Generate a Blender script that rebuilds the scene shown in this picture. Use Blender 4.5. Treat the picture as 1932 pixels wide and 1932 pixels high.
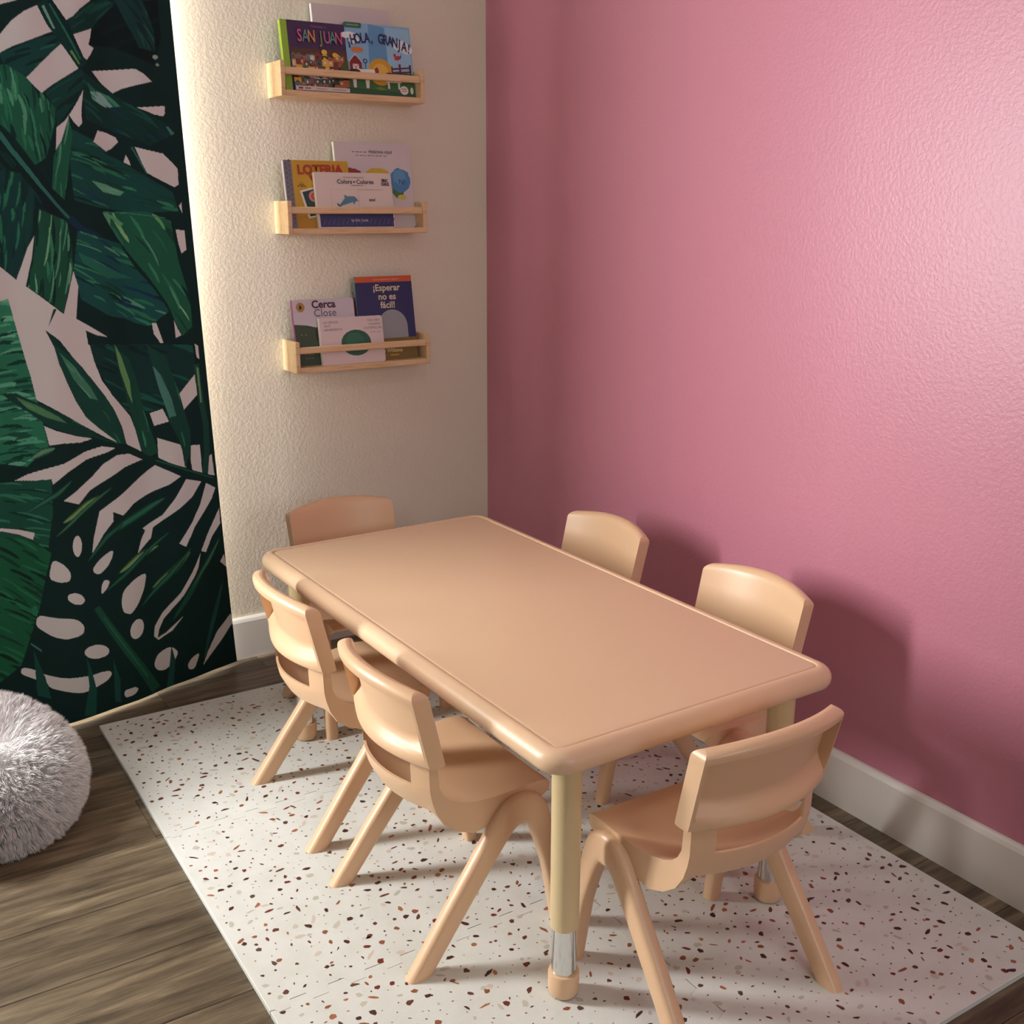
import bpy, bmesh, math, random
import numpy as np
from mathutils import Vector, Matrix

for o in list(bpy.data.objects): bpy.data.objects.remove(o, do_unlink=True)
scene = bpy.context.scene
COL = scene.collection

# ------------------------------------------------------------------ camera
CAM_F, CAM_P = 2057.08, Vector((-1.7618, -2.8979, 1.2606))
YAW, PITCH, ROLL = 0.5695, 0.2719, 0.0024
_f = Vector((math.sin(YAW)*math.cos(PITCH), math.cos(YAW)*math.cos(PITCH), -math.sin(PITCH)))
_r0 = Vector((math.cos(YAW), -math.sin(YAW), 0)); _u0 = _r0.cross(_f)
_r = _r0*math.cos(ROLL) + _u0*math.sin(ROLL); _u = -_r0*math.sin(ROLL) + _u0*math.cos(ROLL)
cd = bpy.data.cameras.new('camera'); cam = bpy.data.objects.new('camera', cd); COL.objects.link(cam)
cd.sensor_width = 36.0; cd.lens = CAM_F*36.0/1932.0; cd.clip_start = 0.02
cam.matrix_world = Matrix((( _r.x,_u.x,-_f.x,CAM_P.x),(_r.y,_u.y,-_f.y,CAM_P.y),(_r.z,_u.z,-_f.z,CAM_P.z),(0,0,0,1)))
scene.camera = cam

# ------------------------------------------------------------------ light
RX0 = -2.5                                                     # left wall
WIN_Y0, WIN_Y1, WIN_Z0, WIN_Z1 = -.42, -.10, 0.64, 1.95         # tall narrow window in the left wall, beside the curtain
WB_X0, WB_X1, WB_Z0, WB_Z1 = -1.80, -1.04, 1.02, 2.25           # window in the cream wall behind the curtain
w = bpy.data.worlds.new('sky'); scene.world = w; w.use_nodes = True
w.node_tree.nodes['Background'].inputs[0].default_value = (0.85, 0.93, 1.0, 1)
w.node_tree.nodes['Background'].inputs[1].default_value = 1.0
def area(name, loc, rot, sx, sy, power, col):
    d = bpy.data.lights.new(name, 'AREA'); d.shape = 'RECTANGLE'; d.size = sx; d.size_y = sy; d.energy = power; d.color = col
    o = bpy.data.objects.new(name, d); COL.objects.link(o); o.location = loc; o.rotation_euler = rot
    return o
area('window_daylight', (RX0-.02, (WIN_Y0+WIN_Y1)/2, (WIN_Z0+WIN_Z1)/2), (0, math.radians(-90), 0), WIN_Z1-WIN_Z0-.06, WIN_Y1-WIN_Y0-.02, 60, (1.0, 0.99, 0.97))
area('curtained_window_daylight', ((WB_X0+WB_X1)/2, 0.06, (WB_Z0+WB_Z1)/2), (math.radians(-90), 0, 0), WB_X1-WB_X0-.04, WB_Z1-WB_Z0-.04, 36, (1.0, 0.98, 0.92))
RY0 = -5.2                                                     # wall behind the photographer, with an unseen window added for fill light
WF_X0, WF_X1, WF_Z0, WF_Z1 = -1.35, -.15, 1.30, 2.25
area('rear_fill_light', ((WF_X0+WF_X1)/2, RY0-.03, (WF_Z0+WF_Z1)/2), (math.radians(90), 0, 0), WF_X1-WF_X0-.04, WF_Z1-WF_Z0-.04, 17, (1.0, 0.99, 0.97))
FILL_LAMP = (-1.25, -2.75, 2.6)                                      # round ceiling lamp added above the photographer as fill
_l = area('ceiling_fill_light', (FILL_LAMP[0], FILL_LAMP[1], FILL_LAMP[2]-.075), (0, 0, 0), .42, .42, 4, (1.0, 0.96, 0.90)); _l.data.shape = 'DISK'
vs = scene.view_settings
vs.view_transform = 'Standard'; vs.look = 'None'; vs.gamma = 1.0; vs.use_curve_mapping = False
vs.exposure = 0.42

# ------------------------------------------------------------------ helpers
def s2l(c):
    return tuple(((x/255.0)/12.92 if x/255.0 <= .04045 else ((x/255.0+.055)/1.055)**2.4) for x in c)
_mc = {}
def mat(name, col, rough=.5, metal=0., spec=.5, build=None):
    if name in _mc: return _mc[name]
    m = bpy.data.materials.new(name); m.use_nodes = True; _mc[name] = m
    b = m.node_tree.nodes['Principled BSDF']
    b.inputs['Base Color'].default_value = (*col, 1); b.inputs['Roughness'].default_value = rough
    b.inputs['Metallic'].default_value = metal; b.inputs['Specular IOR Level'].default_value = spec
    if build: build(m.node_tree, b)
    return m
def N(t, kind, **kw):
    n = t.nodes.new(kind)
    for k, v in kw.items():
        if k in n.inputs: n.inputs[k].default_value = v
        else: setattr(n, k, v)
    return n
def ramp(t, fac, stops):
    r = t.nodes.new('ShaderNodeValToRGB'); e = r.color_ramp.elements
    while len(e) < len(stops): e.new(.5)
    for el, (p, c) in zip(e, stops): el.position = p; el.color = (*c, 1)
    t.links.new(fac, r.inputs[0]); return r.outputs[0]
def tex(t, scale=(1,1,1), out='Object'):
    c = N(t, 'ShaderNodeTexCoord'); m = N(t, 'ShaderNodeMapping'); m.inputs['Scale'].default_value = scale
    t.links.new(c.outputs[out], m.inputs[0]); return m.outputs[0]
def bump(t, b, h, strength, dist):
    n = N(t, 'ShaderNodeBump'); n.inputs['Strength'].default_value = strength; n.inputs['Distance'].default_value = dist
    t.links.new(h, n.inputs['Height']); t.links.new(n.outputs[0], b.inputs['Normal'])
def flat(rgb, rough=.45):
    return mat('print_%02x%02x%02x' % tuple(int(x) for x in rgb), s2l(rgb), rough)

def wall_build(scale, strength, dist):
    def f(t, b):
        v = tex(t)
        n1 = N(t, 'ShaderNodeTexNoise', Scale=scale, Detail=3.0, Roughness=.55, Distortion=.35)
        t.links.new(v, n1.inputs['Vector'])
        h = ramp(t, n1.outputs['Fac'], [(.38, (0,0,0)), (.62, (1,1,1))])
        bump(t, b, h, strength, dist)
    return f
M_CREAM = mat('cream_wall_paint', (.75, .69, .56), .6, spec=.3, build=wall_build(110, .24, .0015))
M_PINK = mat('pink_wall_paint', (.520, .195, .268), .38, spec=.5, build=wall_build(125, .17, .0013))
M_WHITE = mat('white_ceiling_paint', (.50, .49, .48), .8)
M_TAUPE = mat('taupe_wall_paint', (.38, .365, .35), .7)
M_TRIM = mat('baseboard_paint', (.74, .72, .66), .45)
def plastic_build(t, b):
    n = N(t, 'ShaderNodeTexNoise', Scale=420.0, Detail=1.0); t.links.new(tex(t), n.inputs['Vector'])
    bump(t, b, n.outputs['Fac'], .06, .0006)
M_CHAIR = mat('tan_moulded_plastic', (.735, .485, .295), .36, spec=.5, build=plastic_build)
M_TABLE = mat('tan_table_plastic', (.74, .51, .325), .38, spec=.5, build=plastic_build)
M_LEG = mat('beige_leg_sleeve', (.66, .52, .29), .35)
M_CHROME = mat('chrome', (.72, .73, .72), .16, metal=1.0)
M_RUBBER = mat('dark_rubber', (.03, .025, .02), .7)
def wood_build(t, b):
    n = N(t, 'ShaderNodeTexNoise', Scale=9.0, Detail=5.0, Roughness=.6, Distortion=.5)
    t.links.new(tex(t, (1.2, 14, 14)), n.inputs['Vector'])
    t.links.new(ramp(t, n.outputs['Fac'], [(.3, (.62,.40,.20)), (.55, (.76,.54,.31)), (.75, (.70,.47,.25))]), b.inputs['Base Color'])
M_PINE = mat('pine_wood', (.76, .54, .31), .45, build=wood_build)
def plank_build(t, b):
    oi = N(t, 'ShaderNodeObjectInfo')
    ge = N(t, 'ShaderNodeTexCoord')
    off = N(t, 'ShaderNodeVectorMath', operation='SCALE'); off.inputs[3].default_value = 37.0
    cm = N(t, 'ShaderNodeCombineXYZ')
    for i in range(3): t.links.new(oi.outputs['Random'], cm.inputs[i])
    t.links.new(cm.outputs[0], off.inputs[0])
    ad = N(t, 'ShaderNodeVectorMath', operation='ADD'); t.links.new(ge.outputs['Object'], ad.inputs[0]); t.links.new(off.outputs[0], ad.inputs[1])
    mp = N(t, 'ShaderNodeMapping'); mp.inputs['Scale'].default_value = (1.6, 17, 1); t.links.new(ad.outputs[0], mp.inputs[0])
    n = N(t, 'ShaderNodeTexNoise', Scale=2.2, Detail=8.0, Roughness=.68, Distortion=.45); t.links.new(mp.outputs[0], n.inputs['Vector'])
    base = ramp(t, n.outputs['Fac'], [(.30, (.052,.037,.024)), (.45, (.120,.090,.056)), (.56, (.185,.143,.092)), (.72, (.30,.24,.160))])
    mp2 = N(t, 'ShaderNodeMapping'); mp2.inputs['Scale'].default_value = (6, 120, 1); t.links.new(ad.outputs[0], mp2.inputs[0])
    n2 = N(t, 'ShaderNodeTexNoise', Scale=2.0, Detail=4.0, Roughness=.7); t.links.new(mp2.outputs[0], n2.inputs['Vector'])
    mx = N(t, 'ShaderNodeMix', data_type='RGBA', blend_type='MULTIPLY'); mx.inputs[0].default_value = .55
    t.links.new(base, mx.inputs[6]); t.links.new(ramp(t, n2.outputs['Fac'], [(.3, (.55,.52,.5)), (.65, (1.05,1.05,1.05))]), mx.inputs[7])
    mp3 = N(t, 'ShaderNodeMapping'); mp3.inputs['Scale'].default_value = (1.7, 5.5, 1); t.links.new(ad.outputs[0], mp3.inputs[0])
    vo = N(t, 'ShaderNodeTexVoronoi', Scale=1.0, voronoi_dimensions='2D'); t.links.new(mp3.outputs[0], vo.inputs['Vector'])
    mk = N(t, 'ShaderNodeMix', data_type='RGBA', blend_type='MULTIPLY'); mk.inputs[0].default_value = 1.0
    t.links.new(mx.outputs[2], mk.inputs[6]); t.links.new(ramp(t, vo.outputs['Distance'], [(.0, (.42,.38,.34)), (.025, (.55,.5,.46)), (.085, (1,1,1))]), mk.inputs[7])
    mp4 = N(t, 'ShaderNodeMapping'); mp4.inputs['Scale'].default_value = (2.2, 9, 1); t.links.new(ad.outputs[0], mp4.inputs[0])
    n4 = N(t, 'ShaderNodeTexNoise', Scale=1.6, Detail=2.0); t.links.new(mp4.outputs[0], n4.inputs['Vector'])
    ml = N(t, 'ShaderNodeMix', data_type='RGBA', blend_type='MULTIPLY'); ml.inputs[0].default_value = 1.0
    t.links.new(mk.outputs[2], ml.inputs[6]); t.links.new(ramp(t, n4.outputs['Fac'], [(.34, (.66,.64,.62)), (.62, (1.15,1.15,1.13))]), ml.inputs[7])
    hv = N(t, 'ShaderNodeHueSaturation'); t.links.new(ml.outputs[2], hv.inputs['Color'])
    mr = N(t, 'ShaderNodeMapRange'); mr.inputs['To Min'].default_value = .80; mr.inputs['To Max'].default_value = 1.36
    t.links.new(oi.outputs['Random'], mr.inputs['Value']); t.links.new(mr.outputs[0], hv.inputs['Value'])
    t.links.new(hv.outputs[0], b.inputs['Base Color'])
    bump(t, b, n2.outputs['Fac'], .15, .0008)
M_PLANK = mat('vinyl_plank_wood', (.15, .11, .07), .42, spec=.45, build=plank_build)
M_UNDER = mat('dark_subfloor', (.03, .024, .018), .8)
def foam_build(t, b):
    wv = N(t, 'ShaderNodeTexNoise', Scale=16.0, Detail=2.0); t.links.new(tex(t), wv.inputs['Vector'])
    t.links.new(ramp(t, wv.outputs['Fac'], [(.35, (.655,.67,.625)), (.6, (.695,.71,.675))]), b.inputs['Base Color'])
    v = N(t, 'ShaderNodeTexVoronoi', Scale=330.0); t.links.new(tex(t, (1, 1.6, 1)), v.inputs['Vector'])
    bump(t, b, v.outputs['Distance'], .25, .0008)
M_FOAM = mat('cream_foam', (.72, .70, .64), .62, spec=.3, build=foam_build)

def link(o, parent=None):
    COL.objects.link(o)
    if parent is not None: o.parent = parent
    return o
def tag(o, label=None, cat=None, group=None, kind=None):
    if label: o['label'] = label
    if cat: o['category'] = cat
    if group: o['group'] = group
    if kind: o['kind'] = kind
    return o
def empty(name, loc=(0,0,0), rz=0.0):
    o = bpy.data.objects.new(name, None); o.empty_display_size = .05
    o.location = loc; o.rotation_euler = (0, 0, rz); return link(o)
def obj(name, me, m, parent=None, smooth=None):
    o = bpy.data.objects.new(name, me)
    for x in (m if isinstance(m, (list, tuple)) else [m]):
        if x is not None: me.materials.append(x)
    if smooth is not None and len(me.polygons):
        me.polygons.foreach_set('use_smooth', [True]*len(me.polygons))
        me.set_sharp_from_angle(angle=math.radians(smooth))
    return link(o, parent)
def bm_mesh(bm, name='m'):
    me = bpy.data.meshes.new(name); bmesh.ops.recalc_face_normals(bm, faces=bm.faces[:]); bm.to_mesh(me); bm.free(); return me
def box_mesh(boxes, bevel=0., seg=2):
    bm = bmesh.new()
    for (x0,x1,y0,y1,z0,z1) in boxes:
        vs_ = bmesh.ops.create_cube(bm, size=1.0)['verts']
        for v in vs_:
            v.co = Vector(((x0+x1)/2 + v.co.x*(x1-x0), (y0+y1)/2 + v.co.y*(y1-y0), (z0+z1)/2 + v.co.z*(z1-z0)))
    if bevel: bmesh.ops.bevel(bm, geom=bm.edges[:], offset=bevel, segments=seg, affect='EDGES', profile=.5)
    return bm_mesh(bm)
def prism(poly, h0, h1, axis='x', bevel=0., seg=3, shear=0.):
    """poly in (a,b) extruded along axis from h0 to h1.  axis x: (v,z) -> (h, v, z); axis z: (x,y)->(x,y,h)"""
    bm = bmesh.new()
    def P(p, h):
        return Vector((h + shear*p[1], p[0], p[1])) if axis == 'x' else Vector((p[0], p[1], h))
    a = [bm.verts.new(P(p, h0)) for p in poly]; b = [bm.verts.new(P(p, h1)) for p in poly]
    bm.faces.new(a); bm.faces.new(b[::-1]); n = len(poly)
    for i in range(n): bm.faces.new((a[i], a[(i+1) % n], b[(i+1) % n], b[i]))
    if bevel: bmesh.ops.bevel(bm, geom=bm.edges[:], offset=bevel, segments=seg, affect='EDGES', profile=.5, clamp_overlap=True)
    return bm_mesh(bm)
def lathe(prof, n=32, c=(0,0)):
    bm = bmesh.new(); rings = []
    for (r, z) in prof:
        rings.append([bm.verts.new((c[0]+r*math.cos(2*math.pi*i/n), c[1]+r*math.sin(2*math.pi*i/n), z)) for i in range(n)])
    for A, B in zip(rings, rings[1:]):
        for i in range(n): bm.faces.new((A[i], A[(i+1) % n], B[(i+1) % n], B[i]))
    bm.faces.new(rings[0][::-1]); bm.faces.new(rings[-1])
    return bm_mesh(bm)
def copy_tree(o, parent=None):
    c = o.copy(); COL.objects.link(c); c.parent = parent
    for ch in list(o.children): copy_tree(ch, c)
    return c

# ------------------------------------------------------------------ setting
CEIL = 2.6
def struct(name, me, m, parent=None):
    o = obj(name, me, m, parent)
    if parent is None: tag(o, kind='structure')
    return o
T = .16
struct('wall_right', box_mesh([(0, T, RY0, T, -.05, CEIL)]), M_PINK)['label'] = 'pink painted wall behind the table'
struct('wall_back', box_mesh([(WB_X1, 0, 0, T, -.05, CEIL), (RX0-T, WB_X0, 0, T, -.05, CEIL), (WB_X0, WB_X1, 0, T, -.05, WB_Z0), (WB_X0, WB_X1, 0, T, WB_Z1, CEIL)]), M_CREAM)['label'] = 'cream textured wall carrying the three book shelves'
struct('wall_left', box_mesh([(RX0-T, RX0, RY0, WIN_Y0, -.05, CEIL), (RX0-T, RX0, WIN_Y1, 0, -.05, CEIL),
       (RX0-T, RX0, WIN_Y0, WIN_Y1, -.05, WIN_Z0), (RX0-T, RX0, WIN_Y0, WIN_Y1, WIN_Z1, CEIL)]), M_TAUPE)
struct('wall_front', box_mesh([(RX0-T, WF_X0, RY0-T, RY0, -.05, CEIL), (WF_X1, T, RY0-T, RY0, -.05, CEIL), (WF_X0, WF_X1, RY0-T, RY0, -.05, WF_Z0), (WF_X0, WF_X1, RY0-T, RY0, WF_Z1, CEIL)]), M_TAUPE)
struct('ceiling', box_mesh([(RX0-T, T, RY0-T, T, CEIL, CEIL+.1)]), M_WHITE)
def baseboard(name, a, b, along):
    prof = [(0, 0), (.014, 0), (.014, .112), (.011, .120), (.007, .124), (0, .124)]
    bm = bmesh.new(); A = []; B = []
    for d, z in prof:
        if along == 'x': A.append(bm.verts.new((a, -d, z))); B.append(bm.verts.new((b, -d, z)))
        else: A.append(bm.verts.new((-d, a, z))); B.append(bm.verts.new((-d, b, z)))
    n = len(prof); bm.faces.new(A); bm.faces.new(B[::-1])
    for i in range(n): bm.faces.new((A[i], A[(i+1) % n], B[(i+1) % n], B[i]))
    return struct(name, bm_mesh(bm), M_TRIM)
baseboard('baseboard_right', RY0, -.014, 'y'); baseboard('baseboard_back', RX0, 0, 'x')
# window: frame, mullion, panes, sill
W = empty('window_1', (RX0-.10, (WIN_Y0+WIN_Y1)/2, WIN_Z0)); tag(W, kind='structure')
ww = (WIN_Y1-WIN_Y0)/2; wh = WIN_Z1-WIN_Z0
obj('window_frame', box_mesh([(-.02, .02, -ww, -ww+.025, 0, wh), (-.02, .02, ww-.025, ww, 0, wh), (-.02, .02, -ww+.025, ww-.025, 0, .03), (-.02, .02, -ww+.025, ww-.025, wh-.03, wh), (-.02, .02, -ww+.025, ww-.025, wh/2-.015, wh/2+.015)]), M_TRIM, W)
M_GLASS = mat('window_glass', (.9, .95, .95), .02); M_GLASS.node_tree.nodes['Principled BSDF'].inputs['Transmission Weight'].default_value = 1.0
for za, zb in ((.03, wh/2-.015), (wh/2+.015, wh-.03)): obj('pane', box_mesh([(-.003, .003, -ww+.025, ww-.025, za, zb)]), M_GLASS, W)
W2 = empty('window_2', ((WB_X0+WB_X1)/2, .11, WB_Z0)); tag(W2, kind='structure')
ww = (WB_X1-WB_X0)/2; wh = WB_Z1-WB_Z0
obj('window_frame', box_mesh([(-ww, -ww+.03, -.02, .02, 0, wh), (ww-.03, ww, -.02, .02, 0, wh), (-ww+.03, ww-.03, -.02, .02, 0, .03), (-ww+.03, ww-.03, -.02, .02, wh-.03, wh), (-.015, .015, -.02, .02, .03, wh-.03)]), M_TRIM, W2)
for xa, xb in ((-ww+.03, -.015), (.015, ww-.03)): obj('pane', box_mesh([(xa, xb, -.003, .003, .03, wh-.03)]), M_GLASS, W2)
W3 = empty('fill_window_3', ((WF_X0+WF_X1)/2, RY0-.10, WF_Z0)); tag(W3, kind='structure')  # invented rear window, holds the fill light from the camera side
ww = (WF_X1-WF_X0)/2; wh = WF_Z1-WF_Z0
obj('window_frame', box_mesh([(-ww, -ww+.03, -.02, .02, 0, wh), (ww-.03, ww, -.02, .02, 0, wh), (-ww+.03, ww-.03, -.02, .02, 0, .03), (-ww+.03, ww-.03, -.02, .02, wh-.03, wh), (-.015, .015, -.02, .02, .03, wh-.03)]), M_TRIM, W3)
for xa, xb in ((-ww+.03, -.015), (.015, ww-.03)): obj('pane', box_mesh([(xa, xb, -.003, .003, .03, wh-.03)]), M_GLASS, W3)
# floor with planks running along x
FL = struct('floor', box_mesh([(RX0, 0, RY0, 0, -.05, -.0045)]), M_UNDER); FL['label'] = 'brown wood look plank floor'
rng = random.Random(5)
seam0 = -.824; PW = .1805
k0 = int(math.ceil((seam0-0)/PW))
pm = {}
ys = [seam0 + i*PW for i in range(-21, 6)]
for r, y0 in enumerate(ys):
    y1 = min(y0+PW, -.001); ya = max(y0, RY0+.002)
    if y1-ya < .01 or y1 < RY0: continue
    x = rng.uniform(-1.20, -.55)-1.22*3 if abs(y0-(seam0)) > .01 else -1.304-1.22*2
    while x < 0:
        a, b = max(x, RX0+.001), min(x+1.22, -.001); x += 1.22
        if b-a < .02: continue
        bm = bmesh.new(); g = .0009; c = .0016
        L, Wd = (b-a)/2-.0002, (y1-ya)/2-g*.6
        lo = [bm.verts.new((sx*L, sy*Wd, -.0045)) for sx, sy in ((-1,-1),(1,-1),(1,1),(-1,1))]
        md = [bm.verts.new((sx*L, sy*Wd, -c*.7)) for sx, sy in ((-1,-1),(1,-1),(1,1),(-1,1))]
        hi = [bm.verts.new((sx*(L-.0005), sy*(Wd-c*.7), 0)) for sx, sy in ((-1,-1),(1,-1),(1,1),(-1,1))]
        for A, B in ((lo, md), (md, hi)):
            for i in range(4): bm.faces.new((A[i], A[(i+1) % 4], B[(i+1) % 4], B[i]))
        bm.faces.new(hi)
        o = obj('plank', bm_mesh(bm), M_PLANK, FL); o.location = ((a+b)/2, (ya+y1)/2, 0)

# ------------------------------------------------------------------ terrazzo foam mat
MX0, MX1, MY1, ML, MT = -1.2927, -.0761, -.2514, 1.7899, .012
mat_o = empty('play_mat', ((MX0+MX1)/2, MY1-ML/2, 0)); tag(mat_o, 'cream foam puzzle mat with brown terrazzo flecks under the table', 'mat')
TW, TL = (MX1-MX0)/2, ML/3
def toothed(p, q, n, amp, sgn):
    """points from p to q (q excluded) with trapezoid teeth; amp in the normal direction"""
    p = Vector(p); q = Vector(q); d = q-p; L = d.length; d /= L; nr = Vector((-d.y, d.x))*amp*sgn
    pts = []; st = L/n
    for i in range(n):
        s = 1 if i % 2 == 0 else -1
        a0, a1 = (i+.06)*st, (i+.94)*st
        if i == 0: a0 = 0
        if i == n-1: a1 = L
        pts.append(p+d*a0+nr*s*(0 if i == 0 else 1)); 
        if i == 0: pts.append(p+d*(.25*st)); pts.append(p+d*(.3*st)+nr*s)
        if i == n-1: pts.append(p+d*(L-.3*st)+nr*s); pts.append(p+d*(L-.25*st))
        else: pts.append(p+d*a1+nr*s)
    return pts
chip_cols = [((70,34,27), 26), ((98,52,38), 24), ((140,82,54), 22), ((164,104,68), 15), ((88,66,52), 10), ((110,42,34), 8)]
faint_cols = [((196,190,176), 5), ((206,192,180), 4), ((186,186,172), 4)]
chip_mats = [flat(c, .6) for c, _ in chip_cols] + [flat(c, .6) for c, _ in faint_cols]
rc = random.Random(21)
def chips_mesh(hx, hy, nd, nf):
    vs_, fs, mi = [], [], []
    gx = int(math.sqrt((nd+nf)*hx/hy))+1; gy = (nd+nf)//gx+1; cells = [(i, j) for i in range(gx) for j in range(gy)]; rc.shuffle(cells)
    def add(size, idx):
        ci, cj = cells.pop(); w_, h_ = 2*(hx-.009)/gx, 2*(hy-.009)/gy            # one fleck per cell, so that they never pile up
        cx, cy = -hx+.009+(ci+rc.uniform(.08, .92))*w_, -hy+.009+(cj+rc.uniform(.08, .92))*h_
        k = rc.randint(5, 8); el = rc.choice((1, 1.2, 1.5, 1.9, 2.6, 3.8 if rc.random() < .35 else 1.4)); an = rc.uniform(0, math.pi)
        pts = []
        for i in range(k):
            a = 2*math.pi*(i+rc.uniform(-.28, .28))/k; rr = size*rc.uniform(.7, 1.15)
            x, y = rr*math.cos(a)*math.sqrt(el), rr*math.sin(a)/math.sqrt(el)
            pts.append((cx+x*math.cos(an)-y*math.sin(an), cy+x*math.sin(an)+y*math.cos(an)))
        b0 = len(vs_); vs_.extend((x, y, 0) for x, y in pts); fs.append(tuple(range(b0, b0+k))); mi.append(idx)
    wts = [w_ for _, w_ in chip_cols]
    for _ in range(nf): add(rc.uniform(.003, .0085), len(chip_cols)+rc.randrange(3))
    for _ in range(nd):
        u = rc.random(); add(.0013+.0058*u**2.1, rc.choices(range(len(chip_cols)), wts)[0])
    me = bpy.data.meshes.new('chips'); me.from_pydata(vs_, [], fs)
    for m in chip_mats: me.materials.append(m)
    me.polygons.foreach_set('material_index', mi); me.update(); return me
for ix in range(2):
    for iy in range(3):
        x0, x1 = MX0+ix*TW, MX0+(ix+1)*TW; y1 = MY1-iy*TL; y0 = y1-TL
        cx, cy = (x0+x1)/2, (y0+y1)/2; g = .0007; A = .0105
        c = [(x0+g, y0+g), (x1-g, y0+g), (x1-g, y1-g), (x0+g, y1-g)]
        pts = []
        pts += toothed(c[0], c[1], 18, A, -1) if iy < 2 else [Vector(c[0])]
        pts += toothed(c[1], c[2], 18, A, -1) if ix == 0 else [Vector(c[1])]
        pts += toothed(c[2], c[3], 18, A, -1) if iy > 0 else [Vector(c[2])]
        pts += toothed(c[3], c[0], 18, A, -1) if ix == 1 else [Vector(c[3])]
        me = prism([(p[0]-cx, p[1]-cy) for p in pts], 0.0002, MT, axis='z', bevel=.0012, seg=1)
        t_ = obj('mat_tile', me, M_FOAM, mat_o); t_.location = (cx-mat_o.location.x, cy-mat_o.location.y, 0)
        ch = bpy.data.objects.new('terrazzo_flecks', chips_mesh(TW/2, TL/2, 560, 90)); link(ch, t_); ch.location = (0, 0, MT+.00012); tag(ch, kind='stuff')

# ------------------------------------------------------------------ table
TX, TY, TR, TZ = -.6373, -1.1236, .0106, .488
tb = empty('activity_table', (TX, TY, MT), TR); tag(tb, 'long tan plastic activity table with rounded edge and chrome footed legs', 'table')
def slab_mesh(hw, hl, rad, prof):
    bm = bmesh.new(); K = 10; rings = []
    for ins, z in prof:
        ring = []; r = max(rad-ins, .004)
        for q, (sx, sy) in enumerate(((1,1),(-1,1),(-1,-1),(1,-1))):
            ccx, ccy = sx*(hw-ins-r), sy*(hl-ins-r)
            for i in range(K+1):
                a = math.pi/2*(q + i/K); ring.append(bm.verts.new((ccx+r*math.cos(a), ccy+r*math.sin(a), z)))
        rings.append(ring)
    n = len(rings[0])
    for A, B in zip(rings, rings[1:]):
        for i in range(n): bm.faces.new((A[i], A[(i+1) % n], B[(i+1) % n], B[i]))
    bm.faces.new(rings[0][::-1]); bm.faces.new(rings[-1]); return bm_mesh(bm)
z0 = TZ-MT
prof = [(.06, z0-.040), (.022, z0-.041), (.012, z0-.039), (.005, z0-.0345), (.0012, z0-.028), (0, z0-.021), (.001, z0-.0145), (.0042, z0-.0085), (.0090, z0-.004), (.0150, z0-.001), (.021, z0), (.0255, z0), (.0268, z0-.0008), (.0275, z0-.0028), (.0295, z0-.0028), (.031, z0-.0016), (.034, z0-.0012)]
obj('table_top', slab_mesh(.311, .604, .046, prof), M_TABLE, tb, smooth=40)
for sx in (-1, 1):
    for sy in (-1, 1):
        c = (sx*.236, sy*.536)
        lg = obj('leg', lathe([(.0215, .128), (.0235, .130), (.0238, .30), (.0242, z0-.036)], 32), M_LEG, tb, smooth=40); lg.location = (*c, 0)
        obj('chrome_tube', lathe([(.0205, .03), (.0205, .150)], 32), M_CHROME, lg, smooth=40)
        obj('foot_cap', lathe([(.016, .0018), (.0225, .003), (.0250, .008), (.0258, .020), (.0258, .042), (.0250, .0445), (.0215, .045)], 32), M_CHAIR, lg, smooth=40)
        obj('rubber_glide', lathe([(.017, .0), (.0195, .0005), (.0195, .004)], 24), M_RUBBER, lg, smooth=40)

# ------------------------------------------------------------------ chairs
def lerp(a, b, t): return a+(b-a)*t
def smooth01(x): x = min(1, max(0, x)); return x*x*(3-2*x)
def solid_from_grids(F, B, keep):
    """F,B: [i][j] front/back points; keep(i,j) face kept; walls close every border"""
    bm = bmesh.new(); ni, nj = len(F), len(F[0])
    fv = [[None]*nj for _ in range(ni)]; bv = [[None]*nj for _ in range(ni)]
    def gv(T_, G, i, j):
        if T_[i][j] is None: T_[i][j] = bm.verts.new(G[i][j])
        return T_[i][j]
    cnt = {}
    for i in range(ni-1):
        for j in range(nj-1):
            if not keep(i, j): continue
            q = [(i,j),(i+1,j),(i+1,j+1),(i,j+1)]
            bm.faces.new([gv(fv, F, *p) for p in q]); bm.faces.new([gv(bv, B, *p) for p in q[::-1]])
            for k in range(4):
                e = (q[k], q[(k+1) % 4])
                if (e[1], e[0]) in cnt: del cnt[(e[1], e[0])]
                else: cnt[e] = 1
    for (p, q) in cnt:
        bm.faces.new([gv(fv, F, *q), gv(fv, F, *p), gv(bv, B, *p), gv(bv, B, *q)])
    return bm_mesh(bm)
def curve_s(x): return 1-x*x
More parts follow.
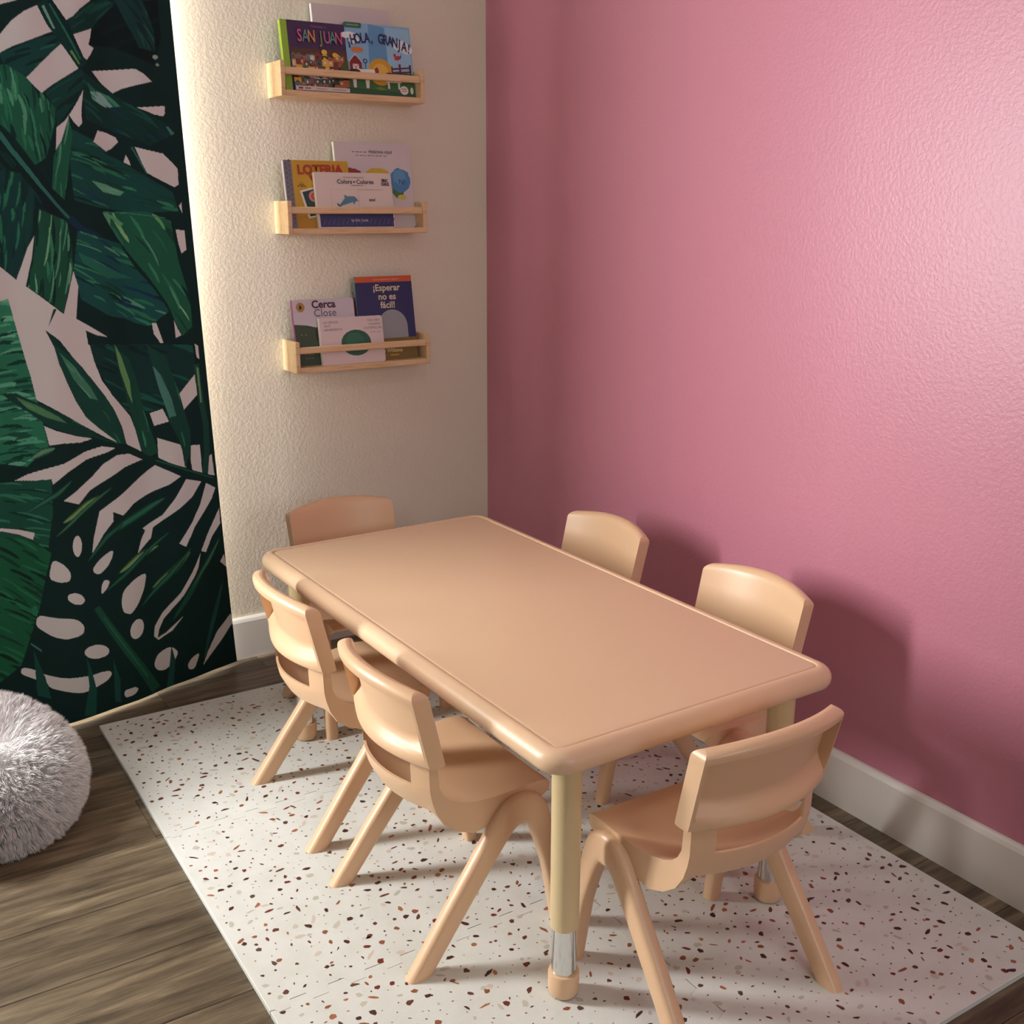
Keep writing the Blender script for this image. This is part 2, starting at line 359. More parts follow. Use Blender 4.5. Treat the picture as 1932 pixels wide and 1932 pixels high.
def backrest_mesh():
    S = [-1, -.992, -.962, -.950] + [-.93+1.86*i/26 for i in range(27)] + [.950, .962, .992, 1]
    Tt = [0, .008, .02, .04, .08, .14, .2, .26, .3, .33, .36, .39, .42, .45, .48, .52, .58, .64, .70, .76, .80, .83, .85, .86, .89, .92, .94, .955, .97, .98, .988, .995, 1.0]
    F, B = [], []
    for s in S:
        f, b = [], []
        for t in Tt:
            zt = .507+.012*curve_s(s)
            z = lerp(.365, zt, t)
            vf = lerp(.044, .011, t); vr = lerp(.014, -.020, t)
            mid, h = (vf+vr)/2, (vf-vr)/2
            k = 1.0
            if t > .90: k = math.sqrt(max(0.0, 1-((t-.90)/.10)**2))
            if t < .03: k = .55+.45*math.sqrt(max(0, 1-((.03-t)/.03)**2))
            a, c = mid+h*k, mid-h*k
            # hollow in the back, open between the side flanges and the rolled top edge, coming out flush at the bottom
            ins = smooth01((t-.03-.12*abs(s)**4)/.27)*(1 if abs(s) <= .951 else 0)*(1 if t < .855 else 0)
            c = lerp(c, a-.0065, ins)
            dv = -.034*curve_s(s)
            hw = lerp(.141, .144, t) - .010*max(0, (t-.90)/.10)**2.2
            f.append((s*hw, a+dv, z)); b.append((s*hw, c+dv, z))
        F.append(f); B.append(b)
    return solid_from_grids(F, B, lambda i, j: True)
def seat_mesh():
    U = [(.036,.372),(.036,.352),(.038,.321),(.0385,.319),(.046,.304),(.057,.293),(.074,.285),(.098,.281),(.132,.282),(.17,.286),(.208,.289),(.234,.287),(.247,.281),(.253,.272)]
    L = [(.019,.372),(.0190,.352),(.0200,.321),(.0200,.319),(.0240,.298),(.031,.275),(.044,.252),(.066,.235),(.095,.226),(.15,.238),(.20,.252),(.232,.258),(.246,.262),(.251,.268)]
    hwid = [.129,.129,.129,.129,.129,.130,.133,.138,.144,.148,.149,.148,.145,.140]
    S = [-1,-.97] + [-.93+.2*i/2 for i in range(3)] + [-.722,-.70] + [-.64+1.28*i/16 for i in range(17)] + [.70,.722,.73] + [.83,.93] + [.97,1]
    F, B = [], []
    n = len(U)
    for s in S:
        f, b = [], []
        for k in range(n):
            g = (1,1,1,1,1,.9,.62,.34,.12,0,0,0,0,0)[k]; dv = -.034*curve_s(s)*g
            dish = -.014*curve_s(s)**1.5*(math.sin(math.pi*min(1, max(0, (k-4)/8.5))))
            # bucket underside rises to a thin shell towards the middle
            u, l = U[k], L[k]
            thin = smooth01((.97-abs(s))/.14)
            uv = u[0]
            if k <= 4: uv = lerp(u[0], l[0]+.005, thin); lv, lz = l
            else: f_ = thin*(.15 if k == 5 else .5 if k == 6 else .8); lv = lerp(l[0], u[0]-.006, f_); lz = lerp(l[1], u[1]-.008, f_)
            u = (uv, u[1])
            f.append((s*hwid[k], u[0]+dv, u[1]+dish)); b.append((s*hwid[k], lv+dv, lz+dish*.6))
        F.append(f); B.append(b)
    def keep(i, j):
        mid = (S[i]+S[i+1])/2
        return not (j < 2 and abs(mid) < .722)
    return solid_from_grids(F, B, keep)
# the legs: one V frame each side, a rounded bar swept from the rear foot over the apex to the front foot
LEG_PATH = [(-.025,0,.0182),(.012,.050,.0190),(.050,.102,.0198),(.089,.154,.0206),(.124,.201,.0218),(.148,.232,.0240),(.167,.247,.0275),(.187,.250,.0300),(.206,.243,.0275),(.219,.222,.0230),(.231,.180,.0190),(.243,.130,.0160),(.252,.070,.0142),(.262,0,.0130)]
def catmull(P, n):
    out = []
    for i in range(len(P)-1):
        p0, p1, p2, p3 = P[max(0, i-1)], P[i], P[i+1], P[min(len(P)-1, i+2)]
        for k in range(n):
            t = k/n
            out.append(tuple(.5*((2*b_)+(-a_+c_)*t+(2*a_-5*b_+4*c_-d_)*t*t+(-a_+3*b_-3*c_+d_)*t**3) for a_, b_, c_, d_ in zip(p0, p1, p2, p3)))
    return out+[P[-1]]
def leg_meshes(side):
    P = catmull(LEG_PATH, 4); K = 22; rings = []
    for i, (v, z, a_) in enumerate(P):
        q0, q1 = P[max(0, i-1)], P[min(len(P)-1, i+1)]; tv, tz = q1[0]-q0[0], q1[1]-q0[1]; l = math.hypot(tv, tz); tv, tz = tv/l, tz/l
        nv, nz = -tz, tv; ring = []
        for k in range(K):
            an = 2*math.pi*k/K; c, s_ = math.cos(an), math.sin(an); e = 2/3.1
            o_ = a_*math.copysign(abs(c)**e, c); x = .0148*math.copysign(abs(s_)**e, s_)
            pv, pz = v+nv*o_, z+nz*o_
            if i in (0, len(P)-1): sl = pz/tz; pv -= tv*sl; pz = 0.0
            ring.append((side*(.159-.03*z+x), pv, pz))
        rings.append(ring)
    m = 7*4; out = []
    for R_ in (rings[:m+1], rings[m:]):
        # no ring may dip below the foot plane
        bm = bmesh.new(); V_ = [[bm.verts.new((p[0], p[1], max(0.0, p[2]))) for p in r] for r in R_]
        for A, B in zip(V_, V_[1:]):
            for k in range(K): bm.faces.new((A[k], A[(k+1) % K], B[(k+1) % K], B[k]))
        bm.faces.new(V_[0][::-1]); bm.faces.new(V_[-1])
        out.append(bm_mesh(bm))
    return out
def make_chair():
    c = empty('stacking_chair')
    obj('seat', seat_mesh(), M_CHAIR, c, smooth=35)
    obj('backrest', backrest_mesh(), M_CHAIR, c, smooth=32)
    for s in (-1, 1):
        for me in leg_meshes(s): obj('leg', me, M_CHAIR, c, smooth=50)
    return c
chair = make_chair()
H = math.pi/2
CH = [((-.640, -1.860), 0.0, 'tan plastic chair at the near end of the table, its back towards the viewer'),
      ((-1.027, -1.341), -H, 'tan plastic chair on the curtain side, nearest the front table corner'),
      ((-1.022, -.892), -H, 'tan plastic chair on the curtain side, farther back near the wall'),
      ((-.186, -1.372), H, 'tan plastic chair between table and pink wall, nearer the viewer'),
      ((-.188, -.868), H, 'tan plastic chair between table and pink wall, closest to the room corner'),
      ((-.667, -.362), math.pi, 'tan plastic chair at the far end of the table below the shelves')]
for i, (p, rz, lab) in enumerate(CH):
    o = chair if i == 0 else copy_tree(chair)
    o.location = (p[0], p[1], MT); o.rotation_euler = (0, 0, rz)
    tag(o, lab, 'chair', 'small stacking chairs around the table')

# ------------------------------------------------------------------ wall shelves and books
def rect(u0, v0, u1, v1): return [(u0,v0),(u1,v0),(u1,v1),(u0,v1)]
def ell(cx, cy, rx, ry, n=20, rot=0.):
    return [(cx+rx*math.cos(a)*math.cos(rot)-ry*math.sin(a)*math.sin(rot), cy+rx*math.cos(a)*math.sin(rot)+ry*math.sin(a)*math.cos(rot)) for a in [2*math.pi*i/n for i in range(n)]]
SH_L, SH_H, SH_D = .4113, .085, .099
shelf_z = {}
def make_shelf():
    s = empty('wall_shelf')
    for x in (0, SH_L-.012): obj('end_panel', box_mesh([(x, x+.012, -SH_D, 0, 0, SH_H)], .0015), M_PINE, s)
    obj('bottom_board', box_mesh([(.012, SH_L-.012, -SH_D+.001, 0, 0, .015)], .0015), M_PINE, s)
    obj('front_rail', box_mesh([(.012, SH_L-.012, -SH_D+.002, -SH_D+.014, .052, .070)], .003), M_PINE, s)
    obj('back_rail', box_mesh([(.012, SH_L-.012, -.012, -.0005, .030, .070)], .0015), M_PINE, s)
    return s
sh = make_shelf()
SHELVES = [((-.6665, 1.5345), 'top pine wall shelf with the town and farm picture books'), ((-.6663, 1.1924), 'middle pine wall shelf with the yellow and white books'), ((-.6635, .8249), 'bottom pine wall shelf with the dark blue book')]
for i, ((x, z), lab) in enumerate(SHELVES):
    o = sh if i == 0 else copy_tree(sh)
    o.location = (x, -.0005, z); tag(o, lab, 'shelf', 'pine book shelves on the cream wall')

def text_mesh(body, size, bold=0.0, align='CENTER'):
    c = bpy.data.curves.new('t', 'FONT'); c.body = body; c.size = size; c.align_x = align; c.align_y = 'CENTER'; c.offset = bold; c.resolution_u = 3
    o = bpy.data.objects.new('t', c); me = bpy.data.meshes.new_from_object(o)
    bpy.data.objects.remove(o); bpy.data.curves.remove(c); me.materials.clear(); return me
def art_mesh(polys):
    vs_, fs, mi, ms = [], [], [], []
    for k, (rgb, pts) in enumerate(polys):
        b0 = len(vs_); vs_.extend((u, -.00004*(k+1), v) for u, v in pts); fs.append(tuple(range(b0, b0+len(pts))))
        m = flat(rgb)
        if m not in ms: ms.append(m)
        mi.append(ms.index(m))
    me = bpy.data.meshes.new('art'); me.from_pydata(vs_, [], fs)
    for m in ms: me.materials.append(m)
    me.polygons.foreach_set('material_index', mi); me.update(); return me
def book(name, label, x, yb, zb, wd, ht, th, tilt, cover, spine, art, texts, roll=0., rad=.006, yaw=0., group='picture books on the wall shelves'):
    """lower left front corner at (x, yb, zb); leans back by tilt degrees"""
    r = empty(name, (x, yb, zb)); r.rotation_euler = (-math.radians(tilt), math.radians(roll), math.radians(yaw))
    tag(r, label, 'book', group)
    pts = []
    for (cx, cy, q, rr) in ((0,0,2,.0008),(wd,0,3,rad),(wd,ht,0,rad),(0,ht,1,.0008)):
        sx, sy = (1 if cx == 0 else -1), (1 if cy == 0 else -1)
        for i in range(6):
            a = math.pi/2*(q+i/5); pts.append((cx+sx*rr+rr*math.cos(a), cy+sy*rr+rr*math.sin(a)))
    def slab(y0, y1, ins=0.):
        bm = bmesh.new(); cc = (wd/2, ht/2)
        P = [(cc[0]+(p[0]-cc[0])*(1-2*ins/wd), cc[1]+(p[1]-cc[1])*(1-2*ins/ht)) for p in pts]
        A = [bm.verts.new((p[0], y0, p[1])) for p in P]; B = [bm.verts.new((p[0], y1, p[1])) for p in P]
        bm.faces.new(A); bm.faces.new(B[::-1]); n = len(P)
        for i in range(n): bm.faces.new((A[i], A[(i+1) % n], B[(i+1) % n], B[i]))
        return bm_mesh(bm)
    obj('front_cover', slab(0, .0014), flat(cover), r)
    obj('pages', slab(.0014, th-.0014, .0012), flat((214, 206, 190), .7), r)
    obj('back_cover', slab(th-.0014, th), flat(cover), r)
    obj('spine', box_mesh([(-.0009, .0006, .0002, th-.0002, .0005, ht-.0005)], .0004, 1), flat(spine), r)
    if art: link(bpy.data.objects.new('cover_picture', art_mesh([(c, [(u*wd, v*ht) for u, v in p]) for c, p in art])), r)
    for (body, u, v, size, rgb, bold, rot, *sx) in texts:
        me = text_mesh(body, size, bold); o = obj('lettering', me, flat(rgb), r); o.scale.x = sx[0] if sx else 1.0
        o.location = (u*wd, -.00004*(len(art)+4), v*ht); o.rotation_euler = (H, -math.radians(rot), 0)
    return r
def bars(cx, cy, wds, h, gap, rgb):
    out = []                                                    # lines of print too small to read: word-length dashes
    for i, w_ in enumerate(wds):
        k = max(1, round(w_/.055)); st = w_/k
        for j in range(k):
            x0 = cx-w_/2+j*st; out.append((rgb, rect(x0, cy-i*gap-h/2, x0+st*(.82 if (j+i) % 2 else .62), cy-i*gap+h/2)))
    return out
Z1, Z2, Z3 = 1.5345+.0152, 1.1924+.0152, .8249+.0152
rb = random.Random(4)
# --- town book (top shelf, left)
art = [((66,44,84), rect(.095,.0,1,1)), ((84,58,44), rect(.13,.10,.995,.62))]
cols = [(150,78,58),(190,140,80),(96,112,84),(214,170,110),(120,60,50),(70,88,84),(206,196,180),(226,176,70),(140,96,110),(58,70,60),(170,100,70),(110,120,130)]
for row in range(6):
    u = .12
    while u < .93:
        w_ = rb.uniform(.05,.12); h_ = rb.uniform(.07,.12); v = .53-row*.085+rb.uniform(-.02,.02)
        c = rb.choice(cols); art.append((c, rect(u, v-h_, min(u+w_,.99), v)))
        if rb.random() < .6: art.append((rb.choice(cols), [(u,v),(min(u+w_,.99),v),(min(u+w_/2,.99),v+.035)]))
        if rb.random() < .7: art.append(((240,226,200) if rb.random() < .5 else (40,44,60), rect(u+w_*.3, v-h_*.6, min(u+w_*.55,.99), v-h_*.25)))
        u += w_*.95
art += [((230,190,70), ell(.63,.57,.045,.04)), ((226,180,60), ell(.80,.54,.045,.035)), ((80,84,46), [(.84,.22),(1,.22),(1,.48),(.94,.46),(.86,.36)]),
        ((232,228,220), rect(.72,.27,.80,.285)), ((180,50,46), rect(.72,.255,.80,.27)), ((232,228,220), rect(.72,.24,.80,.255)),
        ((214,206,200), rect(.13,.015,.985,.075)), ((150,50,60), rect(.17,.03,.24,.058)), ((120,110,110), rect(.27,.035,.36,.055)), ((150,142,140), rect(.45,.04,.62,.05)), ((150,142,140), rect(.70,.04,.92,.05))]
ltr = [('S',(206,110,134)),('A',(96,150,150)),('N',(214,150,84)),(' ',None),('J',(130,150,96)),('U',(190,110,150)),('A',(86,150,150)),('N',(206,96,116))]
tx = [('Vámonos a', .57, .925, .0095, (150,104,130), 0, 0)]
for k, (c_, rgb) in enumerate(ltr):
    if rgb: tx.append((c_, .265+.093*k+(.0 if k < 3 else -.035), .775, .043, rgb, .0004, 0, .66))
book('picture_book', 'dark purple picture book of a town with lime green spine on the top shelf', -.640, -.0705, Z1, .1765, .176, .014, 9, (150,190,60), (176,214,70), art, tx)
# --- farm book
art = [((132,182,216), rect(0,0,1,1)), ((96,152,196), [(.32,.30),(.62,.30),(.60,.97),(.36,1.0)]), ((150,194,222), rect(.62,.3,.98,.97)),
       ((44,92,62), [(0,0),(1,0),(1,.33),(.8,.37),(.5,.33),(.2,.38),(0,.34)]), ((62,116,66), [(0,.10),(1,.06),(1,.2),(0,.26)]),
       ((226,232,236), ell(.06,.82,.13,.05)), ((226,232,236), ell(.14,.76,.10,.05)), ((226,232,236), ell(.84,.73,.12,.08)), ((226,232,236), ell(.93,.68,.09,.06)),
       ((212,160,50), ell(.49,.34,.19,.19)), ((228,184,80), ell(.49,.34,.12,.12)),
       ((128,36,40), [(.03,.33),(.21,.33),(.21,.45),(.17,.52),(.12,.55),(.07,.52),(.03,.45)]), ((226,216,208), rect(.075,.33,.165,.43)), ((150,44,44), [(.08,.335),(.09,.335),(.16,.425),(.15,.425)]), ((150,44,44), [(.15,.335),(.16,.335),(.09,.425),(.08,.425)]),
       ((226,216,208), [(.02,.45),(.12,.56),(.22,.45),(.22,.465),(.12,.575),(.02,.465)]),
       ((206,120,50), ell(.16,.63,.09,.038)), ((38,52,84), rect(.262,.33,.272,.47)), ((38,52,84), ell(.267,.48,.035,.035,8)), ((132,182,216), ell(.267,.48,.02,.02,8)),
       ((96,36,52), rect(.66,.31,.68,.43)), ((96,36,52), rect(.78,.31,.81,.47)), ((96,36,52), rect(.94,.31,.97,.47)), ((96,36,52), [(.66,.38),(.97,.42),(.97,.44),(.66,.405)]), ((96,36,52), [(.66,.33),(.97,.36),(.97,.38),(.66,.35)]),
       ((186,50,46), ell(.77,.555,.05,.03,12,.3)), ((186,50,46), ell(.73,.59,.02,.025)), ((40,60,90), [(.80,.56),(.84,.62),(.82,.55)]),
       ((236,232,224), [(.04,.22),(.36,.22),(.42,.33),(.38,.37),(.10,.36),(.03,.32)]), ((30,28,30), ell(.10,.325,.08,.035)), ((30,28,30), ell(.24,.29,.035,.03)), ((236,232,224), [(.06,.10),(.10,.10),(.11,.24),(.05,.24)]), ((236,232,224), [(.25,.10),(.29,.10),(.31,.24),(.24,.24)]), ((150,50,52), ell(.43,.35,.03,.05)),
       ((30,28,30), ell(.62,.30,.07,.04)), ((236,232,224), [(.55,.20),(.80,.20),(.82,.29),(.70,.32),(.56,.28)]), ((236,232,224), rect(.58,.11,.61,.22)), ((236,232,224), rect(.74,.11,.77,.22)),
       ((116,146,60), [(.38,.11),(.46,.13),(.56,.10),(.46,.08)]), ((236,228,222), ell(.83,.10,.065,.062)), ((180,80,80), rect(.79,.115,.87,.125)), ((180,80,80), rect(.79,.085,.87,.095)), ((226,228,228), ell(.95,.10,.025,.05)),
       ((44,110,74), [(0,.93),(.245,.93),(.255,.99),(.24,1),(0,1)])]
tx = [('INDESTRUCTIBLES', .12, .965, .0042, (220,230,220), 0, 0)]
word = '¡HOLA, GRANJA!'
for k, c_ in enumerate(word):
    a = (k-(len(word)-1)/2)/((len(word)-1)/2)
    if c_ != ' ': tx.append((c_, .5+.46*a, .80-.085*a*a-.025*a, .036, (34,44,92), .0007, -10*a, .66))
book('picture_book', 'sky blue farm picture book with red barn and cow on the top shelf', -.4625, -.0705, Z1, .193, .184, .008, 9, (60,100,116), (60,100,116), art, tx)
# --- white book behind
book('picture_book', 'tall plain white book standing behind the others on the top shelf', -.542, -.0535, Z1, .224, .227, .012, 9, (206,196,196), (226,222,220), [((170,170,170), rect(-.003,.93,.012,.94)), ((170,170,170), rect(-.003,.90,.012,.91))], [], rad=.008)
# --- bingo book
art = [((204,160,44), rect(.12,0,1,1)), ((190,142,36), rect(.12,0,1,.18)), ((128,124,132), rect(0,0,.12,1))]
for k in range(14):
    for q in range(2): art.append(((106,104,116), ell(.035+q*.05, .04+k*.07+(q*.035), .022, .026, 8)))
art += [((170,62,34), [(.36,.80),(.46,.76),(.62,.74),(.58,.69),(.52,.66),(.56,.63),(.68,.60),(.60,.60),(.44,.66),(.38,.74)]), ((200,110,50), [(.44,.76),(.60,.73),(.70,.66),(.66,.62),(.56,.66),(.50,.70)]),
        ((226,222,206), [(.20,.55),(.52,.63),(.60,.20),(.30,.14)]), ((22,66,64), [(.24,.53),(.50,.60),(.56,.22),(.33,.17)]), ((212,130,120), ell(.42,.47,.085,.085)), ((170,80,76), ell(.42,.47,.05,.05)), ((212,130,120), ell(.42,.47,.025,.025)),
        ((226,222,206), rect(.47,.08,.80,.54)), ((22,66,64), rect(.50,.11,.77,.51)), ((130,60,56), ell(.60,.40,.05,.08))] + bars(.25,.67,[.03,.10,.15],.012,.026,(90,66,30))
book('picture_book', 'mustard yellow book with red title and playing cards on the middle shelf', -.650, -.0690, Z2, .184, .176, .012, 9, (204,160,44), (196,196,206), art, [('LOTERIA', .55, .86, .033, (176,56,32), .0012, 1)])
# --- paint blot book
def blob(cx, cy, rx, ry, seed, n=26):
    q = random.Random(seed); return [(cx+rx*math.cos(a)*q.uniform(.9,1.06), cy+ry*math.sin(a)*q.uniform(.9,1.06)) for a in [2*math.pi*i/n for i in range(n)]]
art = [((150,60,50), blob(.20,.60,.14,.10,1)), ((120,40,40), blob(.16,.58,.08,.06,2)), ((214,180,50), blob(.54,.62,.17,.085,3)), ((70,120,60), blob(.80,.47,.09,.12,5)), ((206,196,90), blob(.84,.36,.06,.03,7)), ((74,140,186), blob(.84,.56,.145,.145,4)), ((96,156,196), blob(.83,.60,.09,.09,8))] + bars(.325,.885,[.20],.010,.03,(120,112,116)) + bars(.48,.845,[.42],.010,.03,(140,132,136))
book('picture_book', 'large white book with red, yellow and blue paint blots on the middle shelf', -.4945, -.0540, Z2, .228, .229, .012, 9, (212,202,204), (222,216,190), art, [('PRESIONA AQUÍ', .60, .887, .0098, (80,74,84), .0001, 0), ('N!', .86, .54, .020, (40,60,110), 0, 0)], rad=.008)
# --- bilingual colours book
art = [((52,58,104), rect(.022,.018,.985,.275))]
for k in range(16):
    u = .05+.06*k; art.append(((72,80,128), [(u,.04+.02*(k%3)),(u+.02,.05),(u+.05,.16+.03*(k%2)),(u+.035,.17)]))
art += [((188,178,172), rect(.19,.30,.193,.70)), ((188,178,172), rect(.19,.697,.54,.70)), ((170,160,154), rect(.54,.30,.543,.70)), ((176,166,160), rect(.54,.690,.87,.70)),
        ((82,132,156), [(.27,.39),(.31,.45),(.35,.52),(.42,.575),(.49,.57),(.52,.53),(.53,.49),(.50,.475),(.475,.42),(.465,.47),(.40,.44),(.33,.41),(.30,.38)]), ((82,132,156), [(.36,.52),(.355,.60),(.41,.565)]), ((66,110,136), [(.27,.39),(.25,.46),(.29,.42)]), ((200,150,140), [(.53,.50),(.555,.49),(.53,.48)]),
        ((120,110,110), rect(.46,.765,.62,.775)), ((80,60,70), ell(.503,.832,.012,.019))]
book('picture_book', 'small white bilingual colours book with blue dolphin on the middle shelf', -.573, -.0836, Z2, .226, .146, .012, 9, (222,208,200), (226,214,196), art,
     [('My Very First Bilingual Book', .50, .912, .0052, (110,96,98), 0, 0), ('Colors', .378, .832, .0158, (44,36,44), .0002, 0), ('Colores', .645, .832, .0158, (44,36,44), .0002, 0), ('azul', .72, .51, .0115, (40,36,40), .0002, 0), ('ERIC', .91, .860, .0112, (56,42,56), .0005, 0, .85), ('CARLE', .91, .795, .0100, (56,42,56), .0005, 0, .8), ('by Eric Carle', .53, .135, .0095, (206,206,214), .0001, 0)], rad=.007)
# --- near / far book
art = [((48,72,46), [(0,0),(.80,0),(.75,.40),(.40,.56),(.2,.61),(0,.63)]), ((34,30,34), ell(.60,.46,.28,.24)), ((112,86,56), [(.36,.36),(.60,.36),(.56,.20),(.40,.20)]), ((36,60,38), ell(.17,.14,.25,.13)), ((128,50,58), [(.42,0),(1,0),(1,.24),(.52,.22)]), ((206,210,200), ell(.10,.47,.006,.006,8)), ((206,210,200), ell(.17,.47,.006,.006,8)),
       ((196,162,84), ell(.125,.885,.072,.075)), ((150,116,50), ell(.125,.885,.060,.062)), ((176,140,70), ell(.125,.885,.052,.054)), ((40,26,30), [(.10,.86),(.135,.85),(.15,.88),(.125,.925),(.11,.91)])] + bars(.20,.17,[.16,.14],.012,.055,(110,130,96))
book('picture_book', 'white picture book with green hill and gold seal on the bottom shelf', -.645, -.0670, Z3, .182, .180, .010, 9, (206,198,208), (150,62,132), art, [('Cerca', .50, .915, .029, (60,30,48), .0008, 0), ('Close', .515, .785, .029, (96,84,100), 0, 0)])
# --- small white book, green patch
art = [((30,92,72), ell(.55,.44,.24,.28)), ((40,110,84), ell(.53,.50,.14,.16)), ((36,100,78), ell(.62,.36,.10,.12))]
book('picture_book', 'small white board book with plain green patch at the front of the bottom shelf', -.578, -.0838, Z3, .190, .129, .0145, 9, (220,204,204), (222,212,206), art,
     [('LA ORUGA', .175, .90, .0090, (120,104,104), 0, 0), ('MUY', .115, .82, .0090, (120,104,104), 0, 0), ('HAMBRIENTA', .20, .74, .0090, (120,104,104), 0, 0), ('THE VERY', .86, .90, .0090, (120,104,104), 0, 0), ('HUNGRY', .875, .82, .0090, (120,104,104), 0, 0), ('CATERPILLAR', .835, .74, .0090, (120,104,104), 0, 0), ('by Eric Carle', .88, .65, .0060, (130,114,112), 0, 0)], rad=.007)
# --- dark blue book
art = [((38,44,96), rect(0,.0,1,.93)), ((208,92,46), rect(0,.93,1,1)), ((126,104,46), rect(0,0,1,.26)), ((150,156,160), [(.34,.26)]+[(.60+.26*math.cos(math.pi*(1-i/14)), .40+.20*math.sin(math.pi*(1-i/14))) for i in range(15)]+[(.86,.26)]), ((206,150,60), rect(.50,.048,.66,.064))]
book('picture_book', 'tall dark blue book with orange top band on the bottom shelf', -.4535, -.0675, Z3, .178, .236, .011, 9, (38,44,96), (90,130,130), art,
     [('Un libro de ELEFANTE y CERDITA', .54, .960, .0056, (232,180,150), .0001, 0), ('¡Esperar', .54, .860, .0255, (214,204,170), .0006, 0), ('no es', .54, .755, .0255, (214,204,170), .0006, 0), ('fácil!', .54, .655, .0255, (214,204,170), .0006, 0), ('Mo Willems', .52, .110, .0150, (206,190,140), .0005, 0)], rad=.0015)
# --- red book behind
book('picture_book', 'dark red book mostly hidden between the white and blue books on the bottom shelf', -.620, -.0545, Z3, .176, .178, .010, 9, (128,40,40), (96,40,44), [], [], rad=.004)

# ------------------------------------------------------------------ curtain with printed leaves
CA, CB = Vector((-.898, -.052)), Vector((-1.95, -.405))       # plan line of the curtain
CDIR = (CB-CA).normalized(); CLEN = (CB-CA).length
def cloth(px, py):
    """photograph pixel -> (metres along the cloth, height) on the curtain's flat plane"""
    d = _r*((px-966)/CAM_F) + _u*(-(py-966)/CAM_F) + _f
    n = Vector((-CDIR.y, CDIR.x, 0)); a3 = Vector((CA.x, CA.y, 0))
    t = (a3-CAM_P).dot(n)/d.dot(n); p = CAM_P+d*t
    return ((p.x-CA.x)*CDIR.x+(p.y-CA.y)*CDIR.y, p.z)
def PA(pts): return [cloth(x/2.76, y/2.76) for x, y in pts]
def PB(pts): return [cloth(x/2.76, 650+y/2.76) for x, y in pts]
CZ0, CZ1 = .008, 2.26
edge_x = lambda z: -.060*np.clip(z/1.75, 0, 1.3)**.8 + .035                          # right edge leans outward with height
uu = np.concatenate([np.linspace(0, .66, 580), np.linspace(.66, CLEN, 40)[1:]]); zz = np.concatenate([np.linspace(CZ0, 1.80, 1020), np.linspace(1.80, CZ1, 40)[1:]])   # finest where the photo looks
NU, NV = len(uu), len(zz)
Ug, Zg = np.meshgrid(uu, zz)                                                           # rows = z
hem = .0015+.0015*np.sin(Ug*14+.6)
Zw = Zg + hem*(1-(Zg-CZ0)/(CZ1-CZ0))**6
Uw = Ug - edge_x(Zg)*np.clip(1-Ug/.5, 0, 1)
Sx, Sz = Uw.ravel(), Zw.ravel()
# print colours, sRGB 0..255 painted in order
colr = np.empty((Sx.size, 3)); colr[:] = (9, 34, 34)
# beyond the stretch that the photo shows the print repeats mirrored
(ua, za_), (ub, zb_) = cloth(0, 0), cloth(0, 1400); um = ua+(ub-ua)*(Sz-za_)/(zb_-za_)
Px = np.where(Sx > um, 2*um-Sx, Sx)
(ua, za_), (ub, zb_) = cloth(0, 0), cloth(400, 0); zm = za_+(zb_-za_)*(Px-ua)/(ub-ua)
Pz = np.where(Sz > zm, 2*zm-Sz, Sz)
def inside(pts):
    pts = np.array(pts); x0, z0_ = pts.min(0); x1, z1_ = pts.max(0)
    idx = np.nonzero((Px >= x0) & (Px <= x1) & (Pz >= z0_) & (Pz <= z1_))[0]
    if idx.size == 0: return idx
    X, Z = Px[idx], Pz[idx]; c = np.zeros(idx.size, bool); n = len(pts)
    for i in range(n):
        xa, za = pts[i]; xb, zb = pts[(i+1) % n]
        if za == zb: continue
        c ^= ((za > Z) != (zb > Z)) & (X < (xb-xa)*(Z-za)/(zb-za)+xa)
    return idx[c]
def smoothpoly(pts, it=1):
    for _ in range(it):
        q = []
        for i in range(len(pts)):
            a, b = pts[i], pts[(i+1) % len(pts)]
            q += [(a[0]*.8+b[0]*.2, a[1]*.8+b[1]*.2), (a[0]*.2+b[0]*.8, a[1]*.2+b[1]*.8)]
        pts = q
    return pts
def paint(pts, rgb): colr[inside(pts)] = rgb
rl = random.Random(9)
def lobe(P, pts, base, streaks, d0, d1, n, wdt=21, ln=(70, 230)):
    """a leaf lobe with brush strokes running along d0->d1 (zoom pixels)"""
    ii = inside(P(pts)); colr[ii] = base
    msk = np.zeros(Sx.size, bool); msk[ii] = True
    a = math.atan2(d1[1]-d0[1], d1[0]-d0[0]); xs = [p[0] for p in pts]; ys_ = [p[1] for p in pts]
    for _ in range(n):
        cx, cy = rl.uniform(min(xs), max(xs)), rl.uniform(min(ys_), max(ys_)); L = rl.uniform(*ln)/2; w_ = rl.uniform(.35, 1)*wdt/2; t = a+rl.uniform(-.12, .12)
        q = []
        for k in range(14):
            b = 2*math.pi*k/14; x, y = L*math.cos(b)*rl.uniform(.9, 1.05), w_*math.sin(b)*rl.uniform(.7, 1.2); y += .08*L*(x/L)**2
            q.append((cx+x*math.cos(t)-y*math.sin(t), cy+x*math.sin(t)+y*math.cos(t)))
        jj = inside(P(q)); jj = jj[msk[jj]]; colr[jj] = rl.choice(streaks)
